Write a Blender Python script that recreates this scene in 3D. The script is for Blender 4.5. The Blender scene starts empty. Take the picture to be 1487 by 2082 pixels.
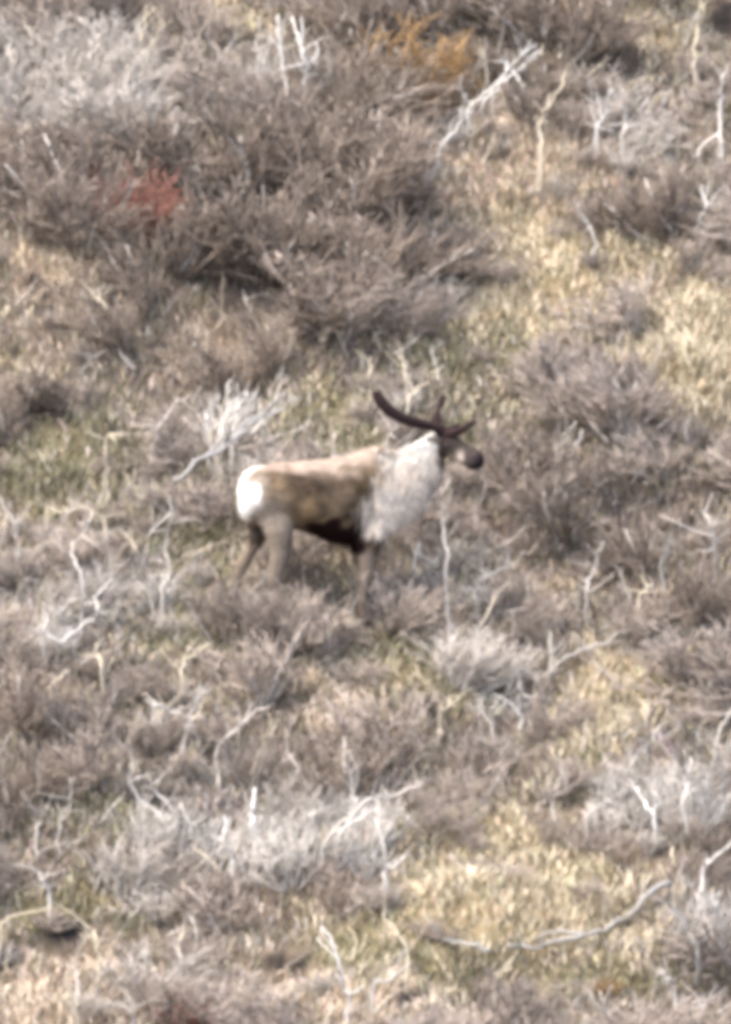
import bpy, math, random
import numpy as np
from mathutils import Vector

random.seed(11)
rng = np.random.default_rng(11)
sc = bpy.context.scene
C = sc.collection

# ------------------------------------------------------------------ camera
PPM = 320.0                    # photograph pixels per metre at the animal
W, H = 1487.0, 2082.0
PITCH = math.radians(4.0)
DIST = 80.0
AIM = np.array([0.0, 0.0, (1260 - H / 2) / PPM])
CAM = AIM + DIST * np.array([0, -math.cos(PITCH), math.sin(PITCH)])
cam_d = bpy.data.cameras.new('camera')
cam = bpy.data.objects.new('camera', cam_d)
C.objects.link(cam)
cam.location = CAM
cam.rotation_euler = (math.pi / 2 - PITCH, 0, 0)
cam_d.sensor_fit = 'VERTICAL'
cam_d.sensor_height = 24.0
cam_d.lens = 24.0 * DIST / (H / PPM)
cam_d.clip_start = 1.0
cam_d.clip_end = 2000.0
sc.camera = cam

# ------------------------------------------------------------------ sky + sun
SUN_EL, SUN_AZ = math.radians(60), math.radians(-118)   # azimuth from +Y (behind the animal), minus = picture left
w = bpy.data.worlds.new('World')
sc.world = w
w.use_nodes = True
nt = w.node_tree
sky = nt.nodes.new('ShaderNodeTexSky')
sky.sky_type = 'NISHITA'
sky.sun_disc = False
sky.sun_elevation = SUN_EL
sky.sun_rotation = SUN_AZ
sky.air_density = 1.0
sky.dust_density = 4.0
nt.links.new(sky.outputs[0], nt.nodes['Background'].inputs[0])
nt.nodes['Background'].inputs[1].default_value = 0.15
sun_d = bpy.data.lights.new('sun', 'SUN')
sun_d.energy = 1.15
sun_d.angle = math.radians(48)
sun_d.color = (1.0, 0.92, 0.80)
sun = bpy.data.objects.new('sun', sun_d)
C.objects.link(sun)
sdir = Vector((math.sin(SUN_AZ) * math.cos(SUN_EL), math.cos(SUN_AZ) * math.cos(SUN_EL), math.sin(SUN_EL)))
sun.rotation_euler = sdir.to_track_quat('Z', 'Y').to_euler()
sun.location = (0, 0, 40)
sc.view_settings.view_transform = 'Standard'
sc.view_settings.look = 'None'
sc.view_settings.gamma = 1.0
sc.view_settings.use_curve_mapping = False
sc.view_settings.exposure = 1.98
# soft long-range phone zoom: a wide reconstruction filter
sc.cycles.pixel_filter_type = 'BLACKMAN_HARRIS'
sc.cycles.filter_width = 6.3
sc.cycles.max_bounces = 4
sc.cycles.diffuse_bounces = 2

# ------------------------------------------------------------------ terrain
SL = math.tan(math.radians(25))
_wr = np.random.default_rng(5)
_waves = [(_wr.uniform(0, 2 * math.pi), k * _wr.uniform(.8, 1.2), _wr.uniform(0, 6.28), a)
          for k, a in ((.7, .10), (.9, .09), (1.4, .06), (1.9, .05), (2.8, .035), (3.3, .03), (4.6, .02), (5.5, .02), (8, .012), (9.5, .010))]
BUMPS = []          # (x, y, rx, ry, height) filled below


def sstep(a, b, t):
    t = np.clip((t - a) / (b - a), 0, 1)
    return t * t * (3 - 2 * t)


def ground_base(x, y):
    x = np.asarray(x, float); y = np.asarray(y, float)
    # the hillside; below it a valley floor that climbs again to where the photographer stands
    hill = np.where(y > -25, y * SL, -25 * SL + 0 * y)
    hill = np.where(y > 60, 60 * SL + (y - 60) * .15, hill)
    far = sstep(-30, -95, y)
    z = hill * (1 - far) + 4.4 * far
    n = 0
    for ang, k, ph, a in _waves:
        n = n + a * np.sin(k * (x * math.cos(ang) + y * math.sin(ang)) * 1.6 + ph)
    calm = 1 - .75 * np.exp(-((x + .15) / 1.1) ** 2 - (y / .6) ** 2)      # trodden shelf where the animal stands
    return z + n * calm


def ground_z(x, y):
    z = ground_base(x, y)
    for bx, by, rx, ry, h in BUMPS:
        z = z + h * np.exp(-((x - bx) / rx) ** 2 - ((y - by) / ry) ** 2)
    return z


CF = np.array([0, math.cos(PITCH), -math.sin(PITCH)])
CU = np.array([0, math.sin(PITCH), math.cos(PITCH)])


def to_px(p):
    """world point(s) -> position in the photograph"""
    d = np.asarray(p, float) - CAM
    dep = d @ CF
    return np.stack([W / 2 + d[..., 0] / dep * DIST * PPM, H / 2 - (d @ CU) / dep * DIST * PPM], -1)


def ray(px, py):
    return CF + np.array([1, 0, 0]) * ((px - W / 2) / (DIST * PPM)) + CU * ((H / 2 - py) / (DIST * PPM))


def G(px, py):
    """the spot on the hillside seen at that place in the photograph"""
    r = ray(px, py)
    a, b = 55.0, 110.0
    for _ in range(44):
        m = (a + b) / 2
        p = CAM + r * m
        if p[2] > ground_z(p[0], p[1]):
            a = m
        else:
            b = m
    return CAM + r * a


def at_y(px, py, y):
    r = ray(px, py)
    return CAM + r * ((y - CAM[1]) / r[1])


def bump_at(px, py, rx, ry, h):
    p = G(px, py)
    BUMPS.append((p[0], p[1], rx, ry, h))


for a in ((1030, 1890, .75, .45, .22), (1000, 2000, 1.0, .22, -.16), (590, 1985, .22, .2, -.22), (130, 1925, .2, .2, -.25),
          (15, 1975, .15, .18, -.2), (1480, 60, .2, .3, -.3), (140, 560, .35, .3, .18), (270, 470, .5, .4, .12),
          (1080, 330, .5, .6, .15), (1240, 2020, .4, .2, .12), (720, 1900, .35, .25, .12), (560, 1780, .7, .5, .12),
          (1420, 800, .35, .4, .12), (380, 1090, .5, .25, -.1), (700, 890, .5, .3, .1), (570, 620, .9, .6, .12)):
    bump_at(*a)

# ------------------------------------------------------------------ materials


def mat(name, col=None, rough=.9, attr=True, tint=.25, noise=30.0, amount=.35, bump=.0, spec=.15):
    m = bpy.data.materials.new(name)
    m.use_nodes = True
    t = m.node_tree
    b = t.nodes['Principled BSDF']
    b.inputs['Roughness'].default_value = rough
    b.inputs['Specular IOR Level'].default_value = spec
    if attr:
        a = t.nodes.new('ShaderNodeVertexColor'); a.layer_name = 'Col'; src = a.outputs[0]
    else:
        a = t.nodes.new('ShaderNodeRGB'); a.outputs[0].default_value = (*col, 1); src = a.outputs[0]
    tc = t.nodes.new('ShaderNodeTexCoord')
    n = t.nodes.new('ShaderNodeTexNoise'); n.inputs['Scale'].default_value = noise; n.inputs['Detail'].default_value = 4
    t.links.new(tc.outputs['Object'], n.inputs['Vector'])
    mr = t.nodes.new('ShaderNodeMapRange')
    mr.inputs['From Min'].default_value = .3; mr.inputs['From Max'].default_value = .7
    mr.inputs['To Min'].default_value = 1 - amount; mr.inputs['To Max'].default_value = 1 + amount
    t.links.new(n.outputs[0], mr.inputs['Value'])
    oi = t.nodes.new('ShaderNodeObjectInfo')
    mr2 = t.nodes.new('ShaderNodeMapRange')
    mr2.inputs['To Min'].default_value = 1 - tint; mr2.inputs['To Max'].default_value = 1 + tint
    t.links.new(oi.outputs['Random'], mr2.inputs['Value'])
    mu = t.nodes.new('ShaderNodeMath'); mu.operation = 'MULTIPLY'
    t.links.new(mr.outputs[0], mu.inputs[0]); t.links.new(mr2.outputs[0], mu.inputs[1])
    mx = t.nodes.new('ShaderNodeVectorMath'); mx.operation = 'SCALE'
    t.links.new(src, mx.inputs[0]); t.links.new(mu.outputs[0], mx.inputs['Scale'])
    t.links.new(mx.outputs[0], b.inputs['Base Color'])
    if bump:
        bp = t.nodes.new('ShaderNodeBump'); bp.inputs['Strength'].default_value = bump; bp.inputs['Distance'].default_value = .02
        t.links.new(n.outputs[0], bp.inputs['Height']); t.links.new(bp.outputs[0], b.inputs['Normal'])
    return m


M_TWIG = mat('twig_bark', tint=.22, noise=14, amount=.3)
M_DEAD = mat('bleached_wood', tint=.12, noise=45, amount=.22, bump=.3)
M_GRASS = mat('dry_grass_blades', tint=0, noise=5, amount=.14)
M_COVER = mat('heath_cover', tint=0, noise=6, amount=.3)
M_SOIL = mat('peaty_litter', tint=0, noise=9, amount=.5, bump=.6)
M_COAT = mat('caribou_coat', tint=0, noise=28, amount=.12, bump=.15, rough=.95, spec=.05)
M_FUR = mat('caribou_fur', tint=0, noise=30, amount=.25, rough=.95, spec=.05)
M_VELVET = mat('antler_velvet', col=(.030, .019, .019), attr=False, tint=0, noise=40, amount=.3, rough=1, spec=.05)
M_HOOF = mat('hoof_horn', col=(.02, .017, .015), attr=False, tint=0, rough=.5)
M_EYE = mat('eye_dark', col=(.008, .006, .005), attr=False, tint=0, rough=.1, spec=.5)

# ------------------------------------------------------------------ mesh helpers


def fast_mesh(name, verts, faces, cols=None, smooth=False):
    """verts (N,3), faces (M,k) arrays of equal-sided faces, or a list of such arrays"""
    me = bpy.data.meshes.new(name)
    fl = faces if isinstance(faces, list) else [faces]
    fl = [f for f in fl if len(f)]
    me.vertices.add(len(verts))
    me.vertices.foreach_set('co', np.asarray(verts, np.float32).ravel())
    li = np.concatenate([f.ravel() for f in fl]).astype(np.int32)
    tot = np.concatenate([np.full(len(f), f.shape[1], np.int32) for f in fl])
    st = np.concatenate([[0], np.cumsum(tot)[:-1]]).astype(np.int32)
    me.loops.add(len(li)); me.loops.foreach_set('vertex_index', li)
    me.polygons.add(len(tot)); me.polygons.foreach_set('loop_start', st); me.polygons.foreach_set('loop_total', tot)
    me.update(calc_edges=True)
    if cols is not None:
        ca = me.color_attributes.new('Col', 'FLOAT_COLOR', 'POINT')
        c = np.ones((len(verts), 4), np.float32); c[:, :3] = cols
        ca.data.foreach_set('color', c.ravel())
    if smooth:
        me.polygons.foreach_set('use_smooth', np.ones(len(tot), bool))
    me.validate()
    return me


class MB:
    def __init__(s):
        s.v, s.q, s.t, s.c, s.n = [], [], [], [], 0

    def tube(s, pts, rad, col, sides=3, cap=True, col2=None):
        pts = np.asarray(pts, float); k = len(pts)
        rad = np.asarray(rad, float)
        tan = np.gradient(pts, axis=0)
        tan /= np.linalg.norm(tan, axis=1)[:, None] + 1e-9
        ref = np.array([0.31, .9, .2])
        u = np.cross(tan, ref); u /= np.linalg.norm(u, axis=1)[:, None] + 1e-9
        v = np.cross(tan, u)
        an = np.arange(sides) * 2 * math.pi / sides
        ring = pts[:, None, :] + rad[:, None, None] * (np.cos(an)[None, :, None] * u[:, None, :] + np.sin(an)[None, :, None] * v[:, None, :])
        s.v.append(ring.reshape(-1, 3))
        c = np.asarray(col, float)
        if col2 is not None:
            f = np.linspace(0, 1, k)[:, None]
            cc = c[None] * (1 - f) + np.asarray(col2, float)[None] * f
        else:
            cc = np.repeat(c[None], k, 0)
        s.c.append(np.repeat(cc, sides, 0))
        b = s.n
        for i in range(k - 1):
            for j in range(sides):
                j2 = (j + 1) % sides
                s.q.append((b + i * sides + j, b + i * sides + j2, b + (i + 1) * sides + j2, b + (i + 1) * sides + j))
        s.n += k * sides
        if cap:
            for e, rev in ((0, True), (k - 1, False)):
                o = b + e * sides
                for j in range(1, sides - 1):
                    s.t.append((o, o + j + 1, o + j) if rev else (o, o + j, o + j + 1))

    def tri(s, pts, col):
        s.v.append(np.asarray(pts, float)); s.c.append(np.repeat(np.asarray(col, float)[None], 3, 0))
        s.t.append((s.n, s.n + 1, s.n + 2)); s.n += 3

    def mesh(s, name, smooth=False):
        f = []
        if s.q: f.append(np.array(s.q, np.int32))
        if s.t: f.append(np.array(s.t, np.int32))
        return fast_mesh(name, np.concatenate(s.v), f, np.concatenate(s.c), smooth)


def link(name, me, m=None, parent=None):
    o = bpy.data.objects.new(name, me)
    C.objects.link(o)
    if m is not None and me is not None and not me.materials:
        me.materials.append(m)
    if parent is not None:
        o.parent = parent
    return o


def tag(o, label, cat, group=None, kind=None):
    o['label'] = label
    o['category'] = cat
    if group: o['group'] = group
    if kind: o['kind'] = kind
    return o


# ------------------------------------------------------------------ what grows where (photograph positions)
TYPES = ['brown', 'grey', 'dark', 'gold', 'tan', 'olive']
AREAS = {
    'gold': [(1040, 1840, 210, 80), (1170, 510, 130, 50), (1430, 740, 70, 80), (480, 25, 90, 45), (1320, 40, 95, 65), (1170, 520, 180, 65), (1420, 730, 95, 100), (1010, 645, 150, 45), (60, 765, 85, 40),
             (1030, 1850, 270, 105), (830, 1385, 75, 35), (1290, 1390, 150, 40), (1000, 1700, 210, 55), (1190, 1480, 90, 60), (1080, 460, 90, 50),
             (1440, 600, 60, 40), (640, 780, 40, 30)],
    'tan': [(140, 540, 95, 46), (140, 545, 80, 40), (1000, 300, 140, 75), (1150, 330, 100, 70), (420, 705, 115, 42), (150, 1995, 170, 60), (700, 1425, 100, 45),
            (620, 2010, 160, 45), (60, 2070, 130, 40), (1330, 560, 80, 40), (1120, 1190, 80, 35), (760, 2050, 130, 40), (1050, 330, 130, 70)],
    'olive': [(690, 800, 75, 35), (130, 870, 150, 90), (130, 980, 150, 60), (400, 1115, 110, 50), (800, 1325, 150, 40), (850, 1395, 130, 45),
              (1230, 1990, 150, 35), (230, 1650, 100, 60), (720, 1885, 90, 60), (850, 1950, 210, 40), (650, 885, 130, 50), (950, 725, 120, 55),
              (350, 1280, 120, 55), (140, 1850, 110, 45), (1130, 800, 80, 40), (1180, 1560, 60, 60), (1330, 600, 50, 40), (930, 870, 80, 40)],
    'grey': [(150, 150, 230, 115), (560, 100, 70, 60), (900, 560, 95, 75), (1250, 240, 130, 65), (570, 1690, 290, 100), (500, 1660, 200, 60), (1350, 1560, 170, 110),
             (500, 900, 150, 60), (290, 1200, 90, 90), (1400, 1900, 80, 80), (120, 1250, 130, 100), (900, 1120, 110, 60), (960, 1330, 110, 60),
             (800, 280, 110, 60), (1040, 1440, 80, 60)],
    'dark': [(900, 60, 330, 90), (720, 60, 90, 60), (1150, 110, 130, 60), (1330, 410, 90, 60), (560, 470, 380, 200), (560, 450, 250, 120), (900, 110, 300, 110), (1330, 410, 115, 75), (1300, 1730, 160, 70), (1350, 1100, 190, 160), (80, 820, 200, 100),
             (600, 1810, 160, 60), (100, 350, 120, 80), (60, 1480, 130, 120), (650, 1550, 130, 60), (1060, 1000, 150, 80), (640, 760, 120, 50)],
}


def scores(px, py):
    """planting weights at positions of the photograph"""
    out = np.zeros((len(TYPES), len(px)))
    px, py = (px + 26 * np.sin(py / 37 + px / 61) + 20 * np.sin(px / 23 - py / 29 + 1), py + 20 * np.sin(px / 33 + 2) + 14 * np.sin(px / 17 + py / 41))
    out[0] = .42
    for i, t in enumerate(TYPES):
        for cx, cy, rx, ry in AREAS.get(t, ()):
            out[i] += (1.15 if t == 'tan' else 1.0) * np.exp(-(((px - cx) / rx) ** 2 + ((py - cy) / ry) ** 2) * .9)
    return out


def pick(px, py, jitter=.16):
    s = scores(np.asarray(px, float), np.asarray(py, float))
    s = s + rng.gumbel(0, jitter, s.shape)
    return np.argmax(s, 0)


# ------------------------------------------------------------------ ground sheet
def axis(lo, hi, core_lo, core_hi, step, grow=1.35):
    a = list(np.arange(core_lo, core_hi + 1e-6, step))
    s = step
    while a[0] > lo:
        s *= grow; a.insert(0, max(lo, a[0] - s))
    s = step
    while a[-1] < hi:
        s *= grow; a.append(min(hi, a[-1] + s))
    return np.array(a)


gx, gy = axis(-220, 220, -4.5, 4.5, .07), axis(-160, 260, -8, 13, .07)
X, Y = np.meshgrid(gx, gy)
Z = ground_z(X.ravel(), Y.ravel()).reshape(X.shape)
P = np.stack([X.ravel(), Y.ravel(), Z.ravel()], -1)
nx, ny = len(gx), len(gy)
ii, jj = np.meshgrid(np.arange(nx - 1), np.arange(ny - 1))
b0 = (jj * nx + ii).ravel()
F = np.stack([b0, b0 + 1, b0 + nx + 1, b0 + nx], -1)
pp = to_px(np.where((P[:, 1] < -60)[:, None], np.array([0, 0, 0.]), P))
pal_soil = np.array([(.115, .088, .066), (.13, .105, .09), (.085, .065, .052), (.20, .155, .085), (.20, .15, .105), (.095, .09, .042)])
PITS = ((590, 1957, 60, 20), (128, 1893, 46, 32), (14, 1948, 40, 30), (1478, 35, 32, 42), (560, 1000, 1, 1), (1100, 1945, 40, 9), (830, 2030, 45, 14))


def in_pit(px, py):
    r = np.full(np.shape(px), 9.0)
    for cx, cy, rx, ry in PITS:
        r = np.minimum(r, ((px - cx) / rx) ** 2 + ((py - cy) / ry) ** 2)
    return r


s = scores(pp[:, 0], pp[:, 1]); s = s / s.sum(0)
gcol = (s.T ** 1.5) @ pal_soil / (s.T ** 1.5).sum(1)[:, None]
pit_shade = np.clip(1.6 - in_pit(pp[:, 0], pp[:, 1]), 0, 1)[:, None]
gcol = gcol * (1 - pit_shade) + np.array((.018, .015, .014)) * pit_shade        # shade of the hollows painted near-black into the ground colour
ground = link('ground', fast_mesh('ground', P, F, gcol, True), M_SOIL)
tag(ground, 'brown tundra hillside under the shrubs, grass and moss', 'ground', kind='structure')

# ------------------------------------------------------------------ caribou


def lx(px): return (px - W / 2) / PPM
def lz(py): return (1260 - py) / PPM


def loft(sections, n=20):
    """closed tube through ellipse sections: (centre, side axis*r, up axis*r)"""
    v, f = [], []
    for c, a, b in sections:
        for j in range(n):
            t = 2 * math.pi * j / n
            v.append(np.asarray(c) + np.asarray(a) * math.cos(t) + np.asarray(b) * math.sin(t))
    k = len(sections)
    q = [(i * n + j, i * n + (j + 1) % n, (i + 1) * n + (j + 1) % n, (i + 1) * n + j) for i in range(k - 1) for j in range(n)]
    return v, q, [tuple(range(n - 1, -1, -1)), tuple(range((k - 1) * n, k * n))]


body_v, body_f = [], []


def add_loft(sections, n=20):
    v, q, caps = loft(sections, n)
    o = len(body_v)
    body_v.extend([tuple(p) for p in v])
    for f in q + caps:
        body_f.append(tuple(i + o for i in f))


def densify(pts, m):
    """Catmull-Rom through rows of numbers"""
    pts = np.asarray(pts, float)
    e = np.concatenate([[2 * pts[0] - pts[1]], pts, [2 * pts[-1] - pts[-2]]])
    out = []
    for i in range(1, len(e) - 2):
        for k in range(m):
            t = k / m
            out.append(.5 * ((2 * e[i]) + (-e[i - 1] + e[i + 1]) * t + (2 * e[i - 1] - 5 * e[i] + 4 * e[i + 1] - e[i + 2]) * t * t +
                             (-e[i - 1] + 3 * e[i] - 3 * e[i + 1] + e[i + 2]) * t ** 3))
    out.append(pts[-1])
    return np.array(out)


YAW = math.radians(9)          # rump a little towards the viewer


def yy(x, y):                  # yawed lateral position: the fore end drifts away from the viewer
    return y + x * math.sin(YAW)


# torso and neck: (x, top, bottom, half width) along the body, photograph positions of the outline
TORSO = [(488, 985, 1028, .045), (493, 969, 1044, .09), (505, 954, 1060, .15), (535, 944, 1068, .20), (580, 938, 1070, .215), (630, 935, 1084, .225),
         (680, 931, 1104, .232), (715, 924, 1107, .228), (745, 911, 1099, .205), (775, 910, 1088, .18), (803, 921, 1076, .158),
         (830, 909, 1057, .135), (856, 894, 1036, .115), (878, 880, 1006, .096), (893, 877, 976, .08), (903, 884, 952, .06)]
secs = []
for px, t, b, hw in densify(TORSO, 3):
    x, zc, rz = lx(px), lz((t + b) / 2), (b - t) / 2 / PPM
    secs.append(((x, yy(x, 0), zc), (0, max(hw, .02), 0), (0, 0, max(rz, .02))))
add_loft(secs, 28)
# head, turned towards the viewer
HEAD = [(886, 897, .035, .066, .066), (903, 901, -.005, .080, .078), (918, 907, -.05, .076, .076), (933, 916, -.10, .064, .070),
        (948, 925, -.15, .058, .064), (960, 931, -.19, .060, .066), (970, 935, -.22, .060, .064), (979, 938, -.24, .038, .042)]
hd = []
hrow = densify([(lx(a), b_, lz(c_), d, e) for a, c_, b_, d, e in HEAD], 3)
htan = np.gradient(hrow[:, :3], axis=0); htan /= np.linalg.norm(htan, axis=1)[:, None]
YH = yy(lx(900), 0)
for r, t in zip(hrow, htan):
    side = np.cross(t, (0, 0, 1)); side /= np.linalg.norm(side)
    up = np.cross(side, t)
    hd.append(((r[0], r[1] + YH, r[2]), side * r[3], up * r[4]))
add_loft(hd, 20)


def gz(x, y): return float(ground_z(x, y))


HOOVES = []


def leg(rows, y0, hoof_px):
    """rows: (px, py, half depth along the body, half width) from the shoulder or hip to the fetlock"""
    R = [(lx(a), yy(lx(a), y0 * (1 if i > 1 else .75)), lz(b), d, e) for i, (a, b, d, e) in enumerate(rows)]
    hx = lx(hoof_px); hy = yy(hx, y0); hz = gz(hx, hy)
    R.append((hx - .012, hy, hz + .075, .03, .028))
    R.append((hx, hy, hz + .045, .034, .032))
    rows = densify(R, 3)
    t = np.gradient(rows[:, :3], axis=0); t /= np.linalg.norm(t, axis=1)[:, None]
    S = []
    for r, d in zip(rows, t):
        f = np.cross((0, 1, 0), d); f /= np.linalg.norm(f)
        S.append((r[:3], np.array((0, 1, 0)) * max(r[4], .014), f * max(r[3], .014)))
    add_loft(S, 14)
    HOOVES.append((hx, hy, hz))


leg([(528, 985, .13, .07), (558, 1030, .135, .085), (569, 1072, .092, .075), (571, 1110, .066, .055), (566, 1142, .057, .046), (560, 1172, .052, .04),
     (561, 1200, .037, .03), (562, 1240, .03, .026)], -.125, 568)
leg([(525, 985, .12, .07), (530, 1035, .11, .08), (530, 1072, .072, .06), (520, 1102, .05, .045), (503, 1130, .04, .035), (490, 1156, .043, .033),
     (482, 1185, .03, .026), (476, 1225, .026, .023)], .125, 482)
leg([(775, 1010, .13, .06), (762, 1050, .125, .075), (750, 1088, .082, .06), (746, 1120, .056, .046), (746, 1150, .05, .042), (744, 1172, .047, .04),
     (740, 1195, .031, .027), (736, 1228, .027, .024)], -.11, 742)
leg([(770, 1010, .12, .06), (752, 1050, .11, .07), (736, 1088, .072, .056), (730, 1120, .05, .044), (738, 1150, .041, .036), (745, 1172, .042, .036),
     (748, 1195, .03, .026), (748, 1225, .026, .023)], .115, 756)

tmp = bpy.data.meshes.new('caribou_source')
tmp.from_pydata(body_v, [], body_f)
to = bpy.data.objects.new('caribou_source', tmp)
C.objects.link(to)
md = to.modifiers.new('r', 'REMESH'); md.mode = 'VOXEL'; md.voxel_size = .0125
md = to.modifiers.new('s', 'SMOOTH'); md.factor = .5; md.iterations = 5
bpy.context.view_layer.update()
dg = bpy.context.evaluated_depsgraph_get()
bm_ = bpy.data.meshes.new_from_object(to.evaluated_get(dg))
bpy.data.objects.remove(to)
nv = len(bm_.vertices)
co = np.empty(nv * 3, np.float32); bm_.vertices.foreach_get('co', co); co = co.reshape(-1, 3).astype(float)
no = np.empty(nv * 3, np.float32); bm_.vertices.foreach_get('normal', no); no = no.reshape(-1, 3).astype(float)


def wob(p, k, seed):
    r = np.random.default_rng(seed)
    o = 0
    for _ in range(6):
        d = r.normal(size=3); d /= np.linalg.norm(d)
        o = o + np.sin(p @ d * k * r.uniform(.6, 1.7) + r.uniform(0, 6.3))
    return o / 3


def coat_colour(p, n):
    """coat pattern of the animal with some light and shade painted in, by place on its body"""
    ax, az = p[:, 0] * PPM + W / 2, 1260 - p[:, 2] * PPM      # body positions read from the photograph
    j = wob(p, 26, 3) * 13
    j2 = wob(p, 60, 4) * 9
    ax, az = ax + j + j2 * .5, az + j * .6 + j2

    def mixin(c, col, a):
        return c * (1 - a[:, None]) + np.asarray(col)[None] * a[:, None]
    c = np.repeat(np.array([[.125, .092, .064]]), len(p), 0)                                      # brown flank
    c = mixin(c, (.082, .056, .035), np.clip(wob(p, 30, 9) * 1.6, 0, 1) * .8)                       # darker mottling
    c = mixin(c, (.23, .165, .105), np.clip(wob(p, 34, 12) * 1.5 - .1, 0, 1) * .8)
    for bx, by, rx, ry, cc, k in ((610, 980, 34, 18, (.05, .037, .027), 1.0), (655, 992, 30, 22, (.055, .04, .029), 1.0), (640, 1030, 34, 12, (.075, .052, .03), .7),
                                  (728, 985, 18, 40, (.06, .042, .026), .85), (700, 1010, 22, 22, (.19, .14, .095), .7), (620, 1020, 14, 22, (.30, .205, .115), .9),
                                  (575, 985, 24, 16, (.30, .215, .13), .85), (655, 1055, 46, 9, (.22, .15, .085), .8), (755, 955, 30, 22, (.20, .145, .085), .7),
                                  (560, 1015, 16, 26, (.14, .10, .07), .6), (700, 1062, 20, 14, (.10, .07, .05), .6)):
        c = mixin(c, cc, k * np.exp(-((ax - bx) / rx) ** 2 - ((az - by) / ry) ** 2))
    c = mixin(c, (.46, .365, .29), 1 - sstep(930, 974, az + sstep(700, 750, ax) * 14))                                      # paler saddle hair, with the sunlit rim of the back painted in
    c = mixin(c, (.31, .25, .195), sstep(605, 565, ax) * sstep(985, 1030, az))                    # haunch
    c = mixin(c, (.36, .30, .24), sstep(560, 530, ax) * sstep(945, 960, az) * sstep(1075, 1040, az) * .7)
    c = mixin(c, (.20, .158, .122), sstep(1080, 1135, az))                                         # legs
    c = mixin(c, (.15, .115, .09), sstep(1170, 1235, az))
    und = sstep(592, 640, ax) * sstep(752, 735, ax) * sstep(1044, 1062, az + (ax - 660) * .06) * sstep(1135, 1118, az)
    c = mixin(c, (.016, .007, .007), und)                                                         # dark belly band
    lim = np.maximum(746, 788 - (az - 940) * .4)
    neck = sstep(lim - 24, lim + 24, ax + wob(p * np.array([2.2, 1, .8]), 70, 31) * 12) * sstep(1094, 1084, az)
    neck = np.maximum(neck, sstep(785, 830, ax) * sstep(1094, 1084, az))
    c = mixin(c, (.72, .62, .515), neck)
    c = mixin(c, (.40, .35, .31), neck * np.clip(wob(p, 30, 21) * 1.6, 0, 1) * .35)
    c = mixin(c, (.64, .585, .52), neck * np.clip(wob(p, 27, 25) * 1.4 - .1, 0, 1) * .4)
    c = mixin(c, (.74, .70, .63), neck * sstep(960, 925, az + (ax - 800) * .35) * .9)             # white nape
    c = mixin(c, (.17, .15, .145), sstep(868, 893, ax + (az - 1000) * .18) * sstep(970, 1000, az) * .7)  # throat edge greyed, its shading painted into the coat
    c = mixin(c, (.045, .03, .025), sstep(742, 752, ax) * sstep(1074, 1088, az - (800 - ax) * .22) * sstep(1112, 1098, az) * sstep(850, 835, ax) * .8)
    rump = sstep(529, 515, ax + (az - 1000) * .12) * sstep(1066, 1046, az)
    c = mixin(c, (.80, .76, .70), rump)
    c = mixin(c, (.05, .037, .03), sstep(505, 513, ax) * sstep(545, 538, ax) * sstep(1052, 1062, az) * sstep(1125, 1108, az) * (p[:, 1] > yy(p[:, 0], -.02)) * .9)  # shading on the inside of the far hind leg, painted dark
    # head, by distance along the muzzle
    hx0 = ax - j - j2 * .5; hz0 = az - j * .6 - j2
    head = sstep(884, 892, hx0) * sstep(952, 940, hz0 + (hx0 - 900) * -.35) * (p[:, 1] < YH + .09)
    c = mixin(c, (.034, .026, .022), head * sstep(886, 896, hx0))
    c = mixin(c, (.02, .017, .018), head * np.exp(-((hx0 - 926) / 14) ** 2 - ((hz0 - 907) / 9) ** 2))
    c = mixin(c, (.42, .36, .31), head * np.exp(-((hx0 - 936) / 8) ** 2 - ((hz0 - 929) / 13) ** 2) * 1.0)
    c = mixin(c, (.34, .28, .24), head * np.exp(-((hx0 - 916) / 13) ** 2 - ((hz0 - 934) / 9) ** 2) * .9)
    c = mixin(c, (.046, .036, .034), sstep(942, 950, hx0))
    c = mixin(c, (.022, .017, .018), sstep(958, 974, hx0 + (hz0 - 930) * .5))
    return np.clip(c, .005, .92)


bc = coat_colour(co, no)
ca = bm_.color_attributes.new('Col', 'FLOAT_COLOR', 'POINT')
c4 = np.ones((nv, 4), np.float32); c4[:, :3] = bc
ca.data.foreach_set('color', c4.ravel())
bm_.polygons.foreach_set('use_smooth', np.ones(len(bm_.polygons), bool))
caribou = bpy.data.objects.new('caribou', None)
C.objects.link(caribou)
caribou.location = (0, 0, 0)
tag(caribou, 'brown and white caribou with dark velvet antlers standing side-on in the brush', 'caribou')
bm_.materials.clear()
body = link('body', bm_, M_COAT, caribou)

# fur: short hairs lying back along the body, long hanging mane under the neck
tri = np.array([p.vertices[:][:3] for p in bm_.polygons], np.int32)
ar = np.linalg.norm(np.cross(co[tri[:, 1]] - co[tri[:, 0]], co[tri[:, 2]] - co[tri[:, 0]]), axis=1)
NF = 52000
ft = rng.choice(len(tri), NF, p=ar / ar.sum())
bw = rng.dirichlet((1, 1, 1), NF)
fp = (co[tri[ft]] * bw[:, :, None]).sum(1)
fn = (no[tri[ft]] * bw[:, :, None]).sum(1); fn /= np.linalg.norm(fn, axis=1)[:, None] + 1e-9
fax, faz = fp[:, 0] * PPM + W / 2, 1260 - fp[:, 2] * PPM
onneck = (fax > 765) & (fax < 905) & (faz > 900)
onleg = faz > 1110
onhead = (fax > 905) & (faz < 960)
L = np.where(onneck, .055, np.where(onleg, .014, np.where(onhead, .010, .028))) * rng.uniform(.6, 1.3, NF)
L = np.where(onneck & (faz > 1010), L * 1.5, L)
flow = np.where(onneck[:, None], np.array([[-.25, 0, -1.0]]), np.array([[-.9, 0, -.35]]))
flow = flow - fn * (flow * fn).sum(1)[:, None]
flow /= np.linalg.norm(flow, axis=1)[:, None] + 1e-9
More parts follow.
